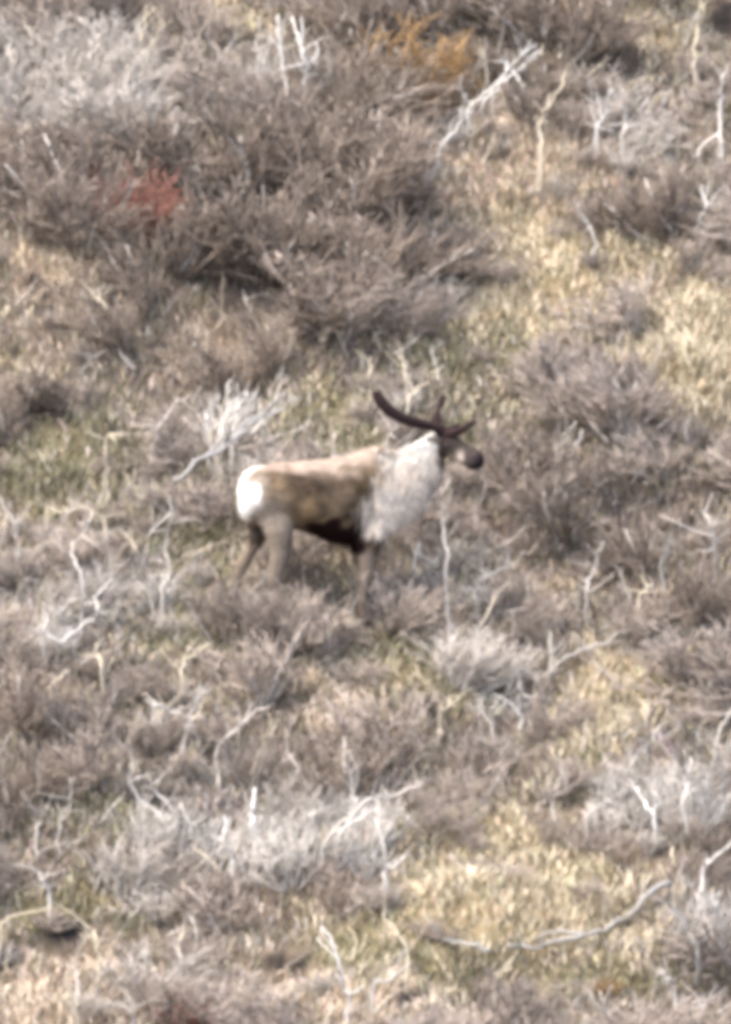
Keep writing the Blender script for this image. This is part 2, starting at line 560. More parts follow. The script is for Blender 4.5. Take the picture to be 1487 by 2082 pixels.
d = flow + fn * .32 + rng.normal(0, .2, (NF, 3)); d /= np.linalg.norm(d, axis=1)[:, None]
sd = np.cross(d, fn); sd /= np.linalg.norm(sd, axis=1)[:, None] + 1e-9
wd = np.where(onneck, .004, .003)[:, None]
fv = np.stack([fp - sd * wd - fn * .002, fp + sd * wd - fn * .002, fp + d * L[:, None]], 1).reshape(-1, 3)
fc = np.repeat(np.clip(coat_colour(fp, fn) * rng.uniform(.78, 1.22, (NF, 1)), 0, .95), 3, 0)
fur = link('fur', fast_mesh('fur', fv, np.arange(NF * 3, dtype=np.int32).reshape(-1, 3), fc), M_FUR, caribou)
fur['kind'] = 'stuff'


def blob_mesh(name, c, rx, ry, rz, ax1=None, n=10, m=8, taper=0.0):
    """ellipsoid, long axis along ax1"""
    a = Vector(ax1 or (1, 0, 0)).normalized()
    u = a.orthogonal().normalized(); v = a.cross(u)
    V, Fc = [], []
    for i in range(m + 1):
        t = math.pi * i / m
        k = 1 - taper * (1 - math.cos(t)) / 2
        for j in range(n):
            p = 2 * math.pi * j / n
            q = Vector(c) + a * (-math.cos(t) * rx) + (u * math.cos(p) * ry + v * math.sin(p) * rz) * max(math.sin(t), .02) * k
            V.append(tuple(q))
    for i in range(m):
        for j in range(n):
            Fc.append((i * n + j, i * n + (j + 1) % n, (i + 1) * n + (j + 1) % n, (i + 1) * n + j))
    me = fast_mesh(name, np.array(V), np.array(Fc, np.int32), None, True)
    return me


# antlers in velvet
def smooth_path(rows, m=5): return densify(rows, m)


def antler(beam, tine):
    mb = MB(); r = smooth_path(beam)
    rad = r[:, 3]*1.28; rad[-1] *= .55
    mb.tube(r[:, :3], rad, (.03, .02, .02), 10)
    o = link('antler', mb.mesh('antler', True), M_VELVET, caribou)
    if tine:
        mt = MB(); r = smooth_path(tine); rad = r[:, 3]*1.28; rad[-1] *= .5
        mt.tube(r[:, :3], rad, (.03, .02, .02), 10)
        link('brow_tine', mt.mesh('brow_tine', True), M_VELVET, o)
    return o


def ap(px, py, y, r): return (lx(px), YH + y, lz(py), r)


antler([ap(905, 888, -.045, .026), ap(896, 874, -.06, .028), ap(872, 865, -.09, .026), ap(840, 856, -.14, .028), ap(808, 843, -.18, .029), ap(783, 823, -.2, .029),
        ap(769, 805, -.2, .028), ap(764, 792, -.19, .026)],
       [ap(902, 884, -.05, .024), ap(920, 881, -.09, .023), ap(938, 873, -.12, .019), ap(954, 863, -.14, .014), ap(969, 853, -.15, .008)])
antler([ap(900, 886, .03, .024), ap(889, 868, .06, .025), ap(888, 852, .10, .023), ap(891, 840, .16, .012), ap(896, 828, .2, .014), ap(901, 817, .23, .021), ap(905, 810, .25, .014)],
       [ap(898, 880, .03, .02), ap(912, 877, .02, .016), ap(924, 871, .03, .012), ap(934, 864, .04, .008)])
# ears, eyes, nostrils, hooves, tail
for dy, tip in ((-.075, (-.085, -.055, .012)), (.07, (-.07, .07, .03))):
    base = np.array((lx(899), YH + dy, lz(895)))
    e = blob_mesh('ear', base + np.array(tip) * .55, .062, .028, .013, tip, taper=.5)
    c = e.color_attributes.new('Col', 'FLOAT_COLOR', 'POINT')
    c.data.foreach_set('color', np.tile(np.array((.12, .095, .08, 1), np.float32), len(e.vertices)))
    link('ear', e, M_COAT, caribou)
for r, sdv in ((7, -1), (7, 1)):
    cpt, sa, ua = hd[r]
    p = np.asarray(cpt) + np.asarray(sa) * (-sdv) * .93 + np.asarray(ua) * .28
    link('eye', blob_mesh('eye', p, .015, .013, .013), M_EYE, caribou)
for s_ in (-1, 1):
    cpt, sa, ua = hd[-2]
    p = np.asarray(cpt) + np.asarray(sa) * s_ * .55 + np.asarray(ua) * .25
    link('nostril', blob_mesh('nostril', p, .012, .008, .007), M_EYE, caribou)
for hx, hy, hz in HOOVES:
    mb = MB()
    for s_ in (-1, 1):         # two cloven toes
        mb.tube([(hx - .025, hy + s_ * .019, hz + .06), (hx - .005, hy + s_ * .021, hz + .035), (hx + .03, hy + s_ * .02, hz + .012), (hx + .06, hy + s_ * .012, hz + .004)],
                [.022, .027, .026, .010], (.02, .017, .015), 8)
        mb.tube([(hx - .03, hy + s_ * .018, hz + .07), (hx - .055, hy + s_ * .022, hz + .03)], [.012, .006], (.02, .017, .015), 6)
    link('hoof', mb.mesh('hoof', True), M_HOOF, caribou)
mt = blob_mesh('tail', (lx(491), yy(lx(491), -.01), lz(987)), .07, .028, .018, (-.3, 0, -1), taper=.35)
c = mt.color_attributes.new('Col', 'FLOAT_COLOR', 'POINT')
c.data.foreach_set('color', np.tile(np.array((.68, .64, .58, 1), np.float32), len(mt.vertices)))
link('tail', mt, M_COAT, caribou)

# ------------------------------------------------------------------ shrubs
PAL = {   # stem, twig, tip colours
    'brown': ((.222, .187, .162), (.25, .206, .176), (.345, .29, .242)),
    'grey': ((.355, .325, .29), (.365, .327, .287), (.43, .385, .335)),
    'dark': ((.15, .122, .102), (.178, .143, .117), (.255, .208, .168)),
    'silver': ((.51, .48, .44), (.42, .39, .35), (.47, .43, .38)),
    'red': ((.18, .11, .09), (.235, .11, .085), (.29, .14, .105)),
    'rust': ((.17, .115, .07), (.235, .145, .068), (.29, .185, .085)),
}


def bend(p, d, length, k, droop=.0, wig=.12, up=0.0):
    pts = [np.array(p, float)]
    d = np.array(d, float); d /= np.linalg.norm(d)
    for i in range(k):
        d = d + np.array((random.gauss(0, wig), random.gauss(0, wig), random.gauss(0, wig) + up - droop * i))
        d /= np.linalg.norm(d)
        pts.append(pts[-1] + d * length / k)
    return np.array(pts), d


def make_shrub(kind, variant):
    """unit shrub about 1 m high: (stems mesh, twigs mesh)"""
    random.seed(sum(map(ord, kind)) * 100 + variant)
    stem, twig, tip = [np.array(c) for c in PAL[kind]]
    a, b = MB(), MB()
    ns = {'silver': 15, 'grey': 15, 'brown': 17, 'dark': 18, 'red': 15, 'rust': 14}[kind]
    for i in range(ns):
        az = random.uniform(0, 6.28)
        tilt = abs(random.gauss(0, .42)) + .08
        L_ = random.uniform(.65, 1.05) * (1 - .25 * tilt)
        d0 = (math.cos(az) * math.sin(tilt) + .14, math.sin(az) * math.sin(tilt), math.cos(tilt))
        bp = (math.cos(az) * random.uniform(0, .12), math.sin(az) * random.uniform(0, .12), -.08)
        pts, _ = bend(bp, d0, L_, 6, wig=.13, up=.02)
        v = random.uniform(.75, 1.3)
        pale = random.random() < (.4 if kind == 'grey' else .2)
        cs = np.array((.50, .46, .42)) * random.uniform(.8, 1.15) if pale and kind != 'red' else stem * v
        r0 = random.uniform(.009, .016) * (1.35 if pale or kind == 'silver' else 1)
        a.tube(pts, np.linspace(r0, r0 * .35, 7), cs, 4)
        nb = random.randint(6, 8) if kind != 'silver' else random.randint(4, 5)
        for t in range(nb):
            f = random.uniform(.12, .92) * 6
            i0 = min(int(f), 5)
            p0 = pts[i0] * (1 - (f - i0)) + pts[i0 + 1] * (f - i0)
            ax_ = pts[i0 + 1] - pts[i0]; ax_ /= np.linalg.norm(ax_)
            side = np.array((random.gauss(.1, 1), random.gauss(0, 1), random.gauss(.1, .5)))
            d1 = ax_ + side * .38
            l1 = random.uniform(.24, .50) * (1.2 - .55 * f / 6)
            p1, dd = bend(p0, d1, l1, 3, wig=.14, up=.05)
            v = random.uniform(.65, 1.4)
            r1 = random.uniform(.007, .0115)
            b.tube(p1, [r1, r1 * .8, r1 * .62, r1 * .3], twig * v, 3, False, tip * v)
            for q in range(random.randint(2, 4) if kind != 'silver' else random.randint(1, 2)):
                g = random.randint(0, 2); h = random.random()
                p2 = p1[g] * (1 - h) + p1[g + 1] * h
                d2 = dd + np.array((random.gauss(.05, .5), random.gauss(0, .5), random.gauss(.15, .4)))
                p3, _ = bend(p2, d2, random.uniform(.10, .22), 2, wig=.16)
                v = random.uniform(.65, 1.4)
                b.tube(p3, [.0068, .0055, .0025], twig * v, 3, False, tip * v)
                if kind != 'silver' and random.random() < .2:          # catkins and old buds
                    e = p3[-1]; s_ = random.uniform(.012, .022)
                    o1 = np.array((random.gauss(0, 1), random.gauss(0, 1), random.gauss(0, 1))) * s_
                    o2 = np.array((random.gauss(0, 1), random.gauss(0, 1), random.gauss(0, 1))) * s_
                    b.tri((e, e + o1, e + o2), tip * random.uniform(.8, 1.4))
    return a.mesh('stems_' + kind), b.mesh('twigs_' + kind)


NVAR = {'silver': 4, 'brown': 6, 'grey': 5, 'dark': 5, 'red': 2, 'rust': 2}
SHRUBS = {k: [make_shrub(k, i) for i in range(n)] for k, n in NVAR.items()}
for lst in SHRUBS.values():
    for a_, b_ in lst:
        a_.materials.append(M_TWIG); b_.materials.append(M_TWIG)
NAMES = {'silver': 'silvery_shrub', 'brown': 'brown_shrub', 'grey': 'grey_shrub', 'dark': 'dark_shrub', 'red': 'red_shrub', 'rust': 'rusty_shrub'}


def shrub(kind, pos, h, wd, label, group=None, var=None, lean=0.0):
    a_, b_ = SHRUBS[kind][random.randrange(len(SHRUBS[kind])) if var is None else var]
    r = bpy.data.objects.new(NAMES[kind], None)
    C.objects.link(r)
    r.empty_display_size = .1
    r.location = pos
    r.rotation_euler = (random.gauss(0, .06), random.gauss(lean, .06), random.uniform(-.6, .6) + random.choice((0, math.pi)))
    r.scale = (wd, wd, h)
    tag(r, label, 'shrub', group)
    link('stems', a_, None, r)['kind'] = 'stuff'
    link('twigs', b_, None, r)['kind'] = 'stuff'
    return r


LANDMARKS = [   # landmarks that one can find in the photograph
    (120, 130, 'in the pale thicket of the upper left corner'), (430, 60, 'by the olive grass at the upper edge'), (600, 180, 'below the pair of white upright stems'),
    (850, 60, 'at the upper edge beside the rusty bushes'), (1050, 210, 'around the crossed white branches'), (1240, 150, 'above the dark forked branch'),
    (1420, 190, 'beside the pale forked trunk at the right edge'), (1330, 420, 'in the dark clump above the right-hand yellow grass'), (800, 330, 'between the rusty bushes and the caribou'),
    (560, 330, 'in the thicket right of the red bush'), (90, 420, 'beside the smaller red bush'), (330, 560, 'beside the peach grass patch'),
    (650, 560, 'in the wide dark thicket above the antlers'), (900, 560, 'in the grey tangle right of the dark thicket'), (1200, 640, 'below the yellow slope grass'),
    (120, 680, 'between the peach grass and the left yellow grass'), (450, 800, 'above the long grey fallen branch'), (150, 880, 'in the mossy hollow on the left'),
    (950, 780, 'above the caribou head'), (1250, 860, 'under the tall golden grass'), (1100, 1000, 'in front of the caribou muzzle'), (1380, 1080, 'around the crooked pale stem near the right edge'),
    (300, 1050, 'behind the caribou rump'), (100, 1150, 'among the crooked branches on the left'), (620, 1260, 'around the caribou feet'), (950, 1250, 'below the caribou chest'),
    (1250, 1260, 'above the thin fallen pole'), (80, 1450, 'on the left below the crooked branches'), (400, 1460, 'around the crossed pale sticks'), (750, 1500, 'below the pinkish grass patch'),
    (1050, 1520, 'beside the bright stub below the fallen pole'), (1380, 1560, 'in the whitish thicket on the right'), (80, 1720, 'at the left edge above the dark hollow'),
    (380, 1660, 'at the left end of the bleached tangle'), (700, 1700, 'at the right end of the bleached tangle'), (1050, 1680, 'above the golden hummock'),
    (1350, 1740, 'between the whitish thicket and the grey log'), (450, 1840, 'below the bleached tangle'), (180, 1920, 'beside the dark hollow at lower left'),
    (700, 1960, 'around the small dark pit at the bottom'), (1400, 1930, 'right of the grey log'), (1200, 2050, 'along the bottom edge below the log'), (400, 2060, 'by the reddish bush at the bottom edge'),
    (60, 2060, 'in the lower left corner')]
ADJ = {'silver': 'silvery', 'brown': 'grey-brown', 'grey': 'pale grey', 'dark': 'dark brown'}


def near_phrase(px, py):
    return min(LANDMARKS, key=lambda l: (l[0] - px) ** 2 + ((l[1] - py) * 1.1) ** 2)[2]


# dead branches, by their course in the photograph (root first); see below
DEAD = []
exec_rows = """
leftmost of two white upright stems near the upper edge|white|8|582,161 572,101 565,30
rightmost of two white upright stems near the upper edge, forked|white|8|618,166 625,131 608,81 593,35;625,131 646,112 643,86;612,90 616,60 613,35
thin straw-coloured stem left of the white stems at the upper edge|straw|4|287,91 292,50 297,10
short leaning straw stem beside the thin one at the upper edge|straw|4|303,101 320,70 333,40
kinked whitish stick right of the red bush|pale|6|398,323 418,373 449,403
short pale stick lying in the brown thicket right of the red bush|pale|4|600,376 615,386 630,398
short pale stick below the peach grass patch|straw|4|212,622 196,606 181,588
long upper one of the crossed white branches|white|6|956,226 996,183 1051,121 1092,90;1020,155 1030,120 1027,112
lower one of the crossed white branches|white|6|985,205 1011,181 1061,136 1102,105;1050,145 1085,118 1098,122
short white piece lying across the crossed branches|white|5|1061,171 1040,142 1021,116
grey branch trailing down left from the crossed branches|grey|5|876,271 915,250 956,226 990,210
curved white stem left of the crossed branches|white|7|891,301 926,266 941,226 946,191;905,285 880,290 860,300
wavy cream stem rising from the pinkish grass at upper right|straw|6|1099,330 1099,251 1112,216 1142,176 1150,146;1112,216 1118,190
small pale stem above the left end of the crossed branches|straw|5|986,126 980,100 974,80
forked white stem right of the wavy cream stem|white|6|1212,271 1235,221 1243,181;1224,240 1218,205 1210,171
pale stub beside the forked white stem|pale|6|1268,281 1273,246 1260,216
tall cream stem at the upper edge near the corner|straw|6|1413,116 1416,60 1423,-10
pale forked trunk standing at the right edge near the top|pale|9|1464,290 1464,216 1469,161 1479,136;1464,271 1428,296 1416,322
dark forked branch in the brush near the upper right|black|5|1290,225 1325,210 1352,193 1380,200 1443,231;1352,193 1372,165 1395,140
short white stem beside the dark clump on the right|white|6|1423,452 1436,417 1428,377
pale slanting stem above the right-hand yellow grass|pale|5|1207,477 1187,447 1175,412
grey stick leaning in the grey tangle above the head|grey|6|861,613 906,563 931,538
long grey fallen branch rising behind the rump|silver|7|356,1016 414,979 451,956 500,918 562,871 612,856;420,972 450,940 475,920 505,898 540,880;520,905 550,870 578,838;460,945 500,905 535,890 580,878
upright grey stem behind the caribou with a side fork|pale|7|331,1204 343,1171 340,1103 350,1053 346,1008;345,1040 318,1070 293,1100
thin curled twig left of the long fallen branch|straw|4|303,1019 276,1006 262,979
curved pale stem at the left edge|pale|6|34,1117 30,1063 0,1010
low arched twig below the mossy hollow|straw|5|97,1036 134,1043 178,1026
bent pinkish stem left of the upright grey stem|pale|6|168,1181 148,1124 158,1095 178,1072 185,1043
bright short stub beside the bent pinkish stem|straw|7|214,1060 208,1045 201,1019
crooked whitish branch winding through the brush on the left|white|6|91,1285 114,1302 145,1288 178,1262 202,1241 193,1214 232,1174
hooked twig touching the crooked whitish branch|pale|5|165,1258 165,1218 140,1224 120,1240
short pale stem at the foot of the crooked whitish branch|pale|5|87,1285 98,1251 101,1231
small bright stick below the crooked whitish branch|straw|6|212,1356 198,1329 192,1309
bright slanting stick left below the caribou|straw|8|370,1362 393,1335 427,1309
cream slanting stick near the left edge below the crooked branch|straw|6|105,1400 120,1380 138,1362
slender bent stem above the long fallen branch|pale|5|309,915 319,888 323,865 356,824 387,804
small hooked twig above the mossy hollow|straw|5|215,898 229,885 256,878
leaning twig left of the yellowish patch|pale|4|171,757 178,740 185,718
curved pale stem in front of the muzzle|pale|6|1137,937 1137,905 1153,882 1172,858
thin straight stem beside the curved one in front of the muzzle|pale|4|1160,937 1172,905 1184,872
leaning pale stem in the brush right of the caribou chest|pale|6|1192,1205 1196,1178 1212,1146 1226,1103
blunt grey stick in the dark shrubs on the right|grey|6|1346,1154 1366,1115 1374,1095
bright fallen splinter in the dark shrubs on the right|straw|7|1303,1213 1315,1202 1326,1191
crooked pale stem with a long side arm near the right edge|pale|6|1453,1166 1453,1099 1445,1063 1433,1040 1449,1004;1450,1080 1415,1080 1378,1063 1342,1047
short forked stem above the thin fallen pole|pale|5|1117,1342 1119,1284;1118,1325 1135,1315 1149,1302
thin grey fallen pole on the right below the caribou|grey|6|1121,1371 1184,1340 1236,1316 1275,1300 1322,1300
forked whitish twig below the chin|pale|5|971,1193 987,1170 1034,1150 1070,1122;987,1170 980,1145
slender pale stem standing close before the caribou chest|pale|3.5|910,1150 902,1087 905,1040 900,1005 914,972
zigzag whitish twig under the caribou chest|white|4|846,1106 860,1146 881,1164 890,1115
short pale stick at the front hooves|straw|3.5|672,1282 694,1268 716,1262
long arm of the crossed pale sticks|pale|6|313,1435 345,1446 373,1456 419,1463
upright arm of the crossed pale sticks|pale|6|373,1511 388,1456 405,1420 428,1400
slanting pale branch right of the crossed sticks|pale|5|444,1521 484,1481 509,1451 550,1435
curved stem at the left end of the bleached tangle|pale|7|338,1672 287,1627 267,1592 267,1551
short stem beside the curved one in the bleached tangle|pale|6|352,1648 313,1607 303,1582
long leaning stem in the middle of the bleached tangle|pale|6|418,1723 388,1682 368,1632
bright white broken stump in the bleached tangle|white|11|519,1702 514,1652 518,1602
bent white stem left of the bright broken stump|white|6|474,1753 454,1708 459,1662
hooked stem right of the bright broken stump|pale|6|642,1715 625,1665 640,1650
long pale branch fanning out to the right of the bleached tangle|pale|6|655,1743 681,1688 750,1632 800,1615 860,1590;781,1621 776,1595
slanting grey stick below the bright broken stump|grey|6|479,1783 529,1743 590,1703
white lying stick in the bleached tangle left of the fanning branch|white|6|690,1700 720,1668 775,1640
kinked thin stem on the left above the dark hollow|pale|4|121,1672 141,1632 144,1582
knobby thin stem near the left edge above the dark hollow|pale|5|76,1688 90,1660 96,1637
bright short stick above the dark hollow|white|5|103,1819 86,1788 77,1771
thin arched twig over the dark hollow|straw|4|0,1889 30,1864 96,1849
tall white kinked stem at the bottom by the small dark pit|white|6|706,2035 691,1965 676,1915 651,1885;700,2025 720,2018 735,2005
thin stem at the bottom left of the reddish bush|pale|5|272,2082 268,2056 263,2030
slim pale stem in the lower left dry grass|straw|5|156,2056 143,2020 131,1985
short pale stem at the upper rim of the lower left grass|straw|5|199,1945 196,1915 190,1890
slender cream stem above the small dark pit|straw|5|368,1985 363,1925 373,1884
thin grey stick slanting below the bleached tangle|grey|5|272,1874 323,1834 383,1794
wavy pale stem left above the golden hummock|pale|6|782,1785 782,1722 765,1676 778,1650
bright white sliver left above the golden hummock|white|7|786,1776 803,1758 824,1742
kinked twig at the left foot of the golden hummock|straw|5|827,1950 815,1908 780,1857
short pale stick below the mossy spot at the feet|straw|6|896,1452 906,1436 917,1418
slanting whitish stick beside the bright upright stub|pale|5|1001,1467 980,1450 956,1430
bright upright stub below the fallen pole|white|8|1057,1444 1055,1415 1058,1385
leaning pale stem above the golden hummock|pale|5|1127,1640 1133,1605 1142,1569
grey slanting stick left of the whitish thicket|pale|6|1192,1666 1222,1636 1263,1611
bent white stem in the whitish thicket|white|7|1330,1665 1312,1635 1296,1602;1328,1650 1342,1632
tall pale stem in the whitish thicket|pale|7|1393,1635 1400,1590 1405,1540
pale stem leaning to the right edge in the whitish thicket|pale|6|1447,1600 1454,1531 1470,1480 1490,1440
long grey log lying along the foot of the golden hummock|grey|11|1363,1809 1318,1837 1253,1888 1167,1920 1092,1938 1030,1940;1180,1912 1130,1912 1085,1922
thin grey branch at the left end of the grey log|grey|6|1000,1945 960,1940 911,1923 880,1905
curved white branch at the right edge above the grey log|white|6|1428,1782 1444,1747 1490,1710
grey branch leaning right of the grey log|grey|7|1418,1938 1398,1898 1372,1850 1350,1818
whitish slanting stick at the bottom below the kinked twig|pale|6|760,2008 800,1983 835,1960
short cream stub below the middle of the grey log|straw|8|1006,1998 1022,1984 1041,1966
pale stub right below the grey log|pale|6|1372,2008 1355,1990 1343,1971
small pale stem at the bottom below the hummock|straw|5|911,2045 903,2028 895,2006
forked pale stem at the bottom edge below the log|pale|6|1240,2086 1228,2050 1220,2015;1232,2065 1210,2040 1197,2012
slanting stick at the bottom edge near the right corner|pale|6|1405,2065 1430,2045 1458,2025
thin pale stem behind the upper antler tip|straw|5|751,790 751,765 757,727
whitish twig behind the space between the antlers|straw|5|827,770 820,745 811,722
slanting pale stick behind the antlers|straw|5|828,822 848,796 864,778 899,745
short curved twig behind the caribou neck|pale|5|787,915 793,884 808,864
""".strip().splitlines()
for row in exec_rows:
    lab, colr, r, paths = row.split('|')
    DEAD.append((lab, colr, float(r), [[tuple(map(float, q.split(','))) for q in p.split()] for p in paths.split(';')]))
DPX = np.array([q for d_ in DEAD for p in d_[3] for q in p])

# shrub planting: jittered grid over the hillside, kind by place, cleared round the animal and in front of it
cells = []
y = -5.7
while y < 8.0:
    x = -2.75
    while x < 2.75:
        cells.append((x + random.uniform(-.2, .2), y + random.uniform(-.26, .26)))
        x += .385
    y += .48
cells = np.array(cells)
cz = ground_z(cells[:, 0], cells[:, 1])
base3 = np.column_stack([cells, cz])
bpx = to_px(base3)
mid = bpx.copy(); mid[:, 1] -= 75
kinds = pick(mid[:, 0], mid[:, 1], .10)
CLUSTERS = {}
SILVER = ((570, 1670, 290, 110), (1350, 1560, 180, 120), (570, 90, 70, 60), (1240, 230, 90, 60), (500, 900, 130, 60), (290, 1230, 110, 90), (120, 1250, 110, 80), (1410, 1880, 80, 80))
for (x, y), z, (px, py), (mx_, my_), k in zip(cells, cz, bpx, mid, kinds):
    kind = TYPES[k]
    big = np.exp(-((mx_ - 570) / 400) ** 2 - ((my_ - 430) / 200) ** 2) + .75 * np.exp(-((mx_ - 900) / 330) ** 2 - ((my_ - 90) / 120) ** 2)
    h = random.uniform(.36, .58) + .34 * big
    if kind in ('gold', 'tan', 'olive'):
        if random.random() < (.68 if kind != 'olive' else .5):
            continue
        h *= .55
        kind = random.choice(('brown', 'grey', 'brown'))
    if kind == 'grey':
        sv = max(math.exp(-((mx_ - a) / c) ** 2 - ((my_ - b) / d) ** 2) for a, b, c, d in SILVER)
        if random.random() < sv * .8:
            kind = 'silver'
    # room for the animal
    if -.95 < x < .6 and -.2 + x * .15 < y < .22 + x * .15:
        continue
    if y < 0 and 420 < px < 1010:
        top = 1205 if px < 680 else (1248 if px < 800 else 1130)
        h = min(h, (py - top) / 300)
    if py > 1130 and py < 1330 and 690 < px < 800:
        h = min(h, .2)
    # keep the bleached branches in sight
    dd = DPX - np.array((px, py))
    hit = DPX[(abs(dd[:, 0]) < 38) & (dd[:, 1] < -15) & (dd[:, 1] > -h * 290)]
    if len(hit):
        h = max(.24, min(h, (py - hit[:, 1].mean()) / 290 * .85))
    st = scores(np.array([px, px]), np.array([py - h * 270, py - h * 150]))
    core = max((st[3:6] / st.sum(0)).max(), 0)
    if core > .42 and my_ < 2000:
        h = min(h * .6, .22)
    if abs(px - 690) < 80 and 785 < py < 890:
        continue
    if (170 < px < 350 and 390 < py < 535) or (750 < px < 960 and 100 < py < 290):
        continue
    for x0, x1, y0, y1 in ((20, 270, 520, 690), (320, 520, 690, 800), (-60, 120, 750, 850), (780, 1280, 1850, 2000), (60, 200, 1880, 2000), (520, 660, 1960, 2060), (-40, 60, 1940, 2040), (1440, 1540, 20, 160)):
        if x0 < px < x1 and y0 < py < y1:
            h = min(h, .15)
    if h < .1 or in_pit(px, py) < 3 or min(in_pit(px, py - h * 100), in_pit(px, py - h * 200)) < 1:
        continue
    wd = h * random.uniform(.95, 1.45) + .10
    if not (-60 < px < W + 60 and -40 < py < H + h * 290):
        continue
    ph = near_phrase(px, py - h * 150)
    o = shrub(kind, (x, y, z), h, wd, 'leafless shrub', '%s shrubs %s' % (ADJ[kind], ph), lean=random.gauss(.18, .1))
    CLUSTERS.setdefault((ADJ[kind], ph), []).append((px, py, o))
ORD = ['leftmost', 'second', 'third', 'fourth', 'fifth', 'sixth', 'seventh', 'eighth', 'ninth']
for (adj, ph), lst in CLUSTERS.items():
    lst.sort(key=lambda t: t[1])
    rows = [('', lst)] if len(lst) <= 5 else [('upper ', lst[:len(lst) // 2]), ('lower ', lst[len(lst) // 2:])]
    for rn, row in rows:
        row.sort(key=lambda t: t[0])
        for i, (_, _, o) in enumerate(row):
            if len(row) == 1:
                o['label'] = '%s%s leafless shrub %s' % (rn, adj, ph)
            else:
                od = 'leftmost' if i == 0 else 'rightmost' if i == len(row) - 1 else ORD[i] + ' from left'
                o['label'] = '%s %s%s shrub %s' % (od, rn, adj, ph)

for kind, px, py, h, wd, lab in (
        ('red', 305, 490, .52, .66, 'large red leafless bush in the thicket, upper left'),
        ('red', 235, 480, .48, .44, 'red leafless bush joined to the left flank of the large red bush'),
        ('red', 130, 455, .28, .28, 'smaller dull red bush left of the large red bush'),
        ('red', 400, 2110, .28, .45, 'reddish low bush at the bottom edge'),
        ('rust', 835, 190, .56, .8, 'rusty ochre bush at the upper edge of the dark thicket'),
        ('rust', 900, 240, .46, .52, 'rusty brown bush just below the ochre bush'),
        ('rust', 1190, 70, .42, .5, 'reddish brown bush at the upper edge left of the yellow grass'),
        ('rust', 1230, 2030, .14, .3, 'low rusty heath bush below the grey log')):
    shrub(kind, G(px, py), h, wd, lab)

NTH = ('leftmost', 'second from left', 'third from left', 'fourth from left', 'fifth from left', 'sixth from left', 'seventh from left', 'rightmost')
for i, (px, py, h) in enumerate(((300, 1735, .42), (375, 1765, .44), (450, 1785, .46), (525, 1795, .46), (600, 1785, .44), (670, 1775, .42), (735, 1745, .42), (795, 1715, .40))):
    shrub('silver', G(px, py), h, h * 1.05, NTH[i] + ' of the bright bleached bushes around the broken white stump', 'bleached bushes around the broken stump', lean=.25)
for i, (px, py, h) in enumerate(((1235, 1655, .36), (1305, 1690, .42), (1375, 1690, .46), (1445, 1680, .46))):
    shrub('silver', G(px, py), h, h, NTH[i if i < 3 else 7] + ' of the bright bleached bushes in the whitish thicket', 'bleached bushes of the whitish thicket', lean=.2)
for i, (px, py, h) in enumerate(((530, 185, .34), (650, 180, .3))):
    shrub('silver', G(px, py), h, h, 'bright bleached bush at the foot of the white upright stems, %s side' % ('left', 'right')[i])
# low brush that hides the hind hooves
for i, (px, py, h) in enumerate(((505, 1318, .47), (560, 1328, .50), (615, 1325, .46), (455, 1310, .45), (665, 1345, .36))):
    shrub('brown', G(px, py), h, h * 1.1, '%s of the low shrubs right in front of the caribou hind hooves' % ('second from left', 'middle one', 'second from right', 'leftmost', 'rightmost')[i],
          'low shrubs in front of the hind hooves')

# ------------------------------------------------------------------ dead branches
DCOL = {'silver': (.36, .345, .32), 'white': (.62, .59, .54), 'pale': (.50, .46, .41), 'straw': (.56, .49, .37), 'grey': (.34, .32, .29), 'black': (.035, .028, .03)}


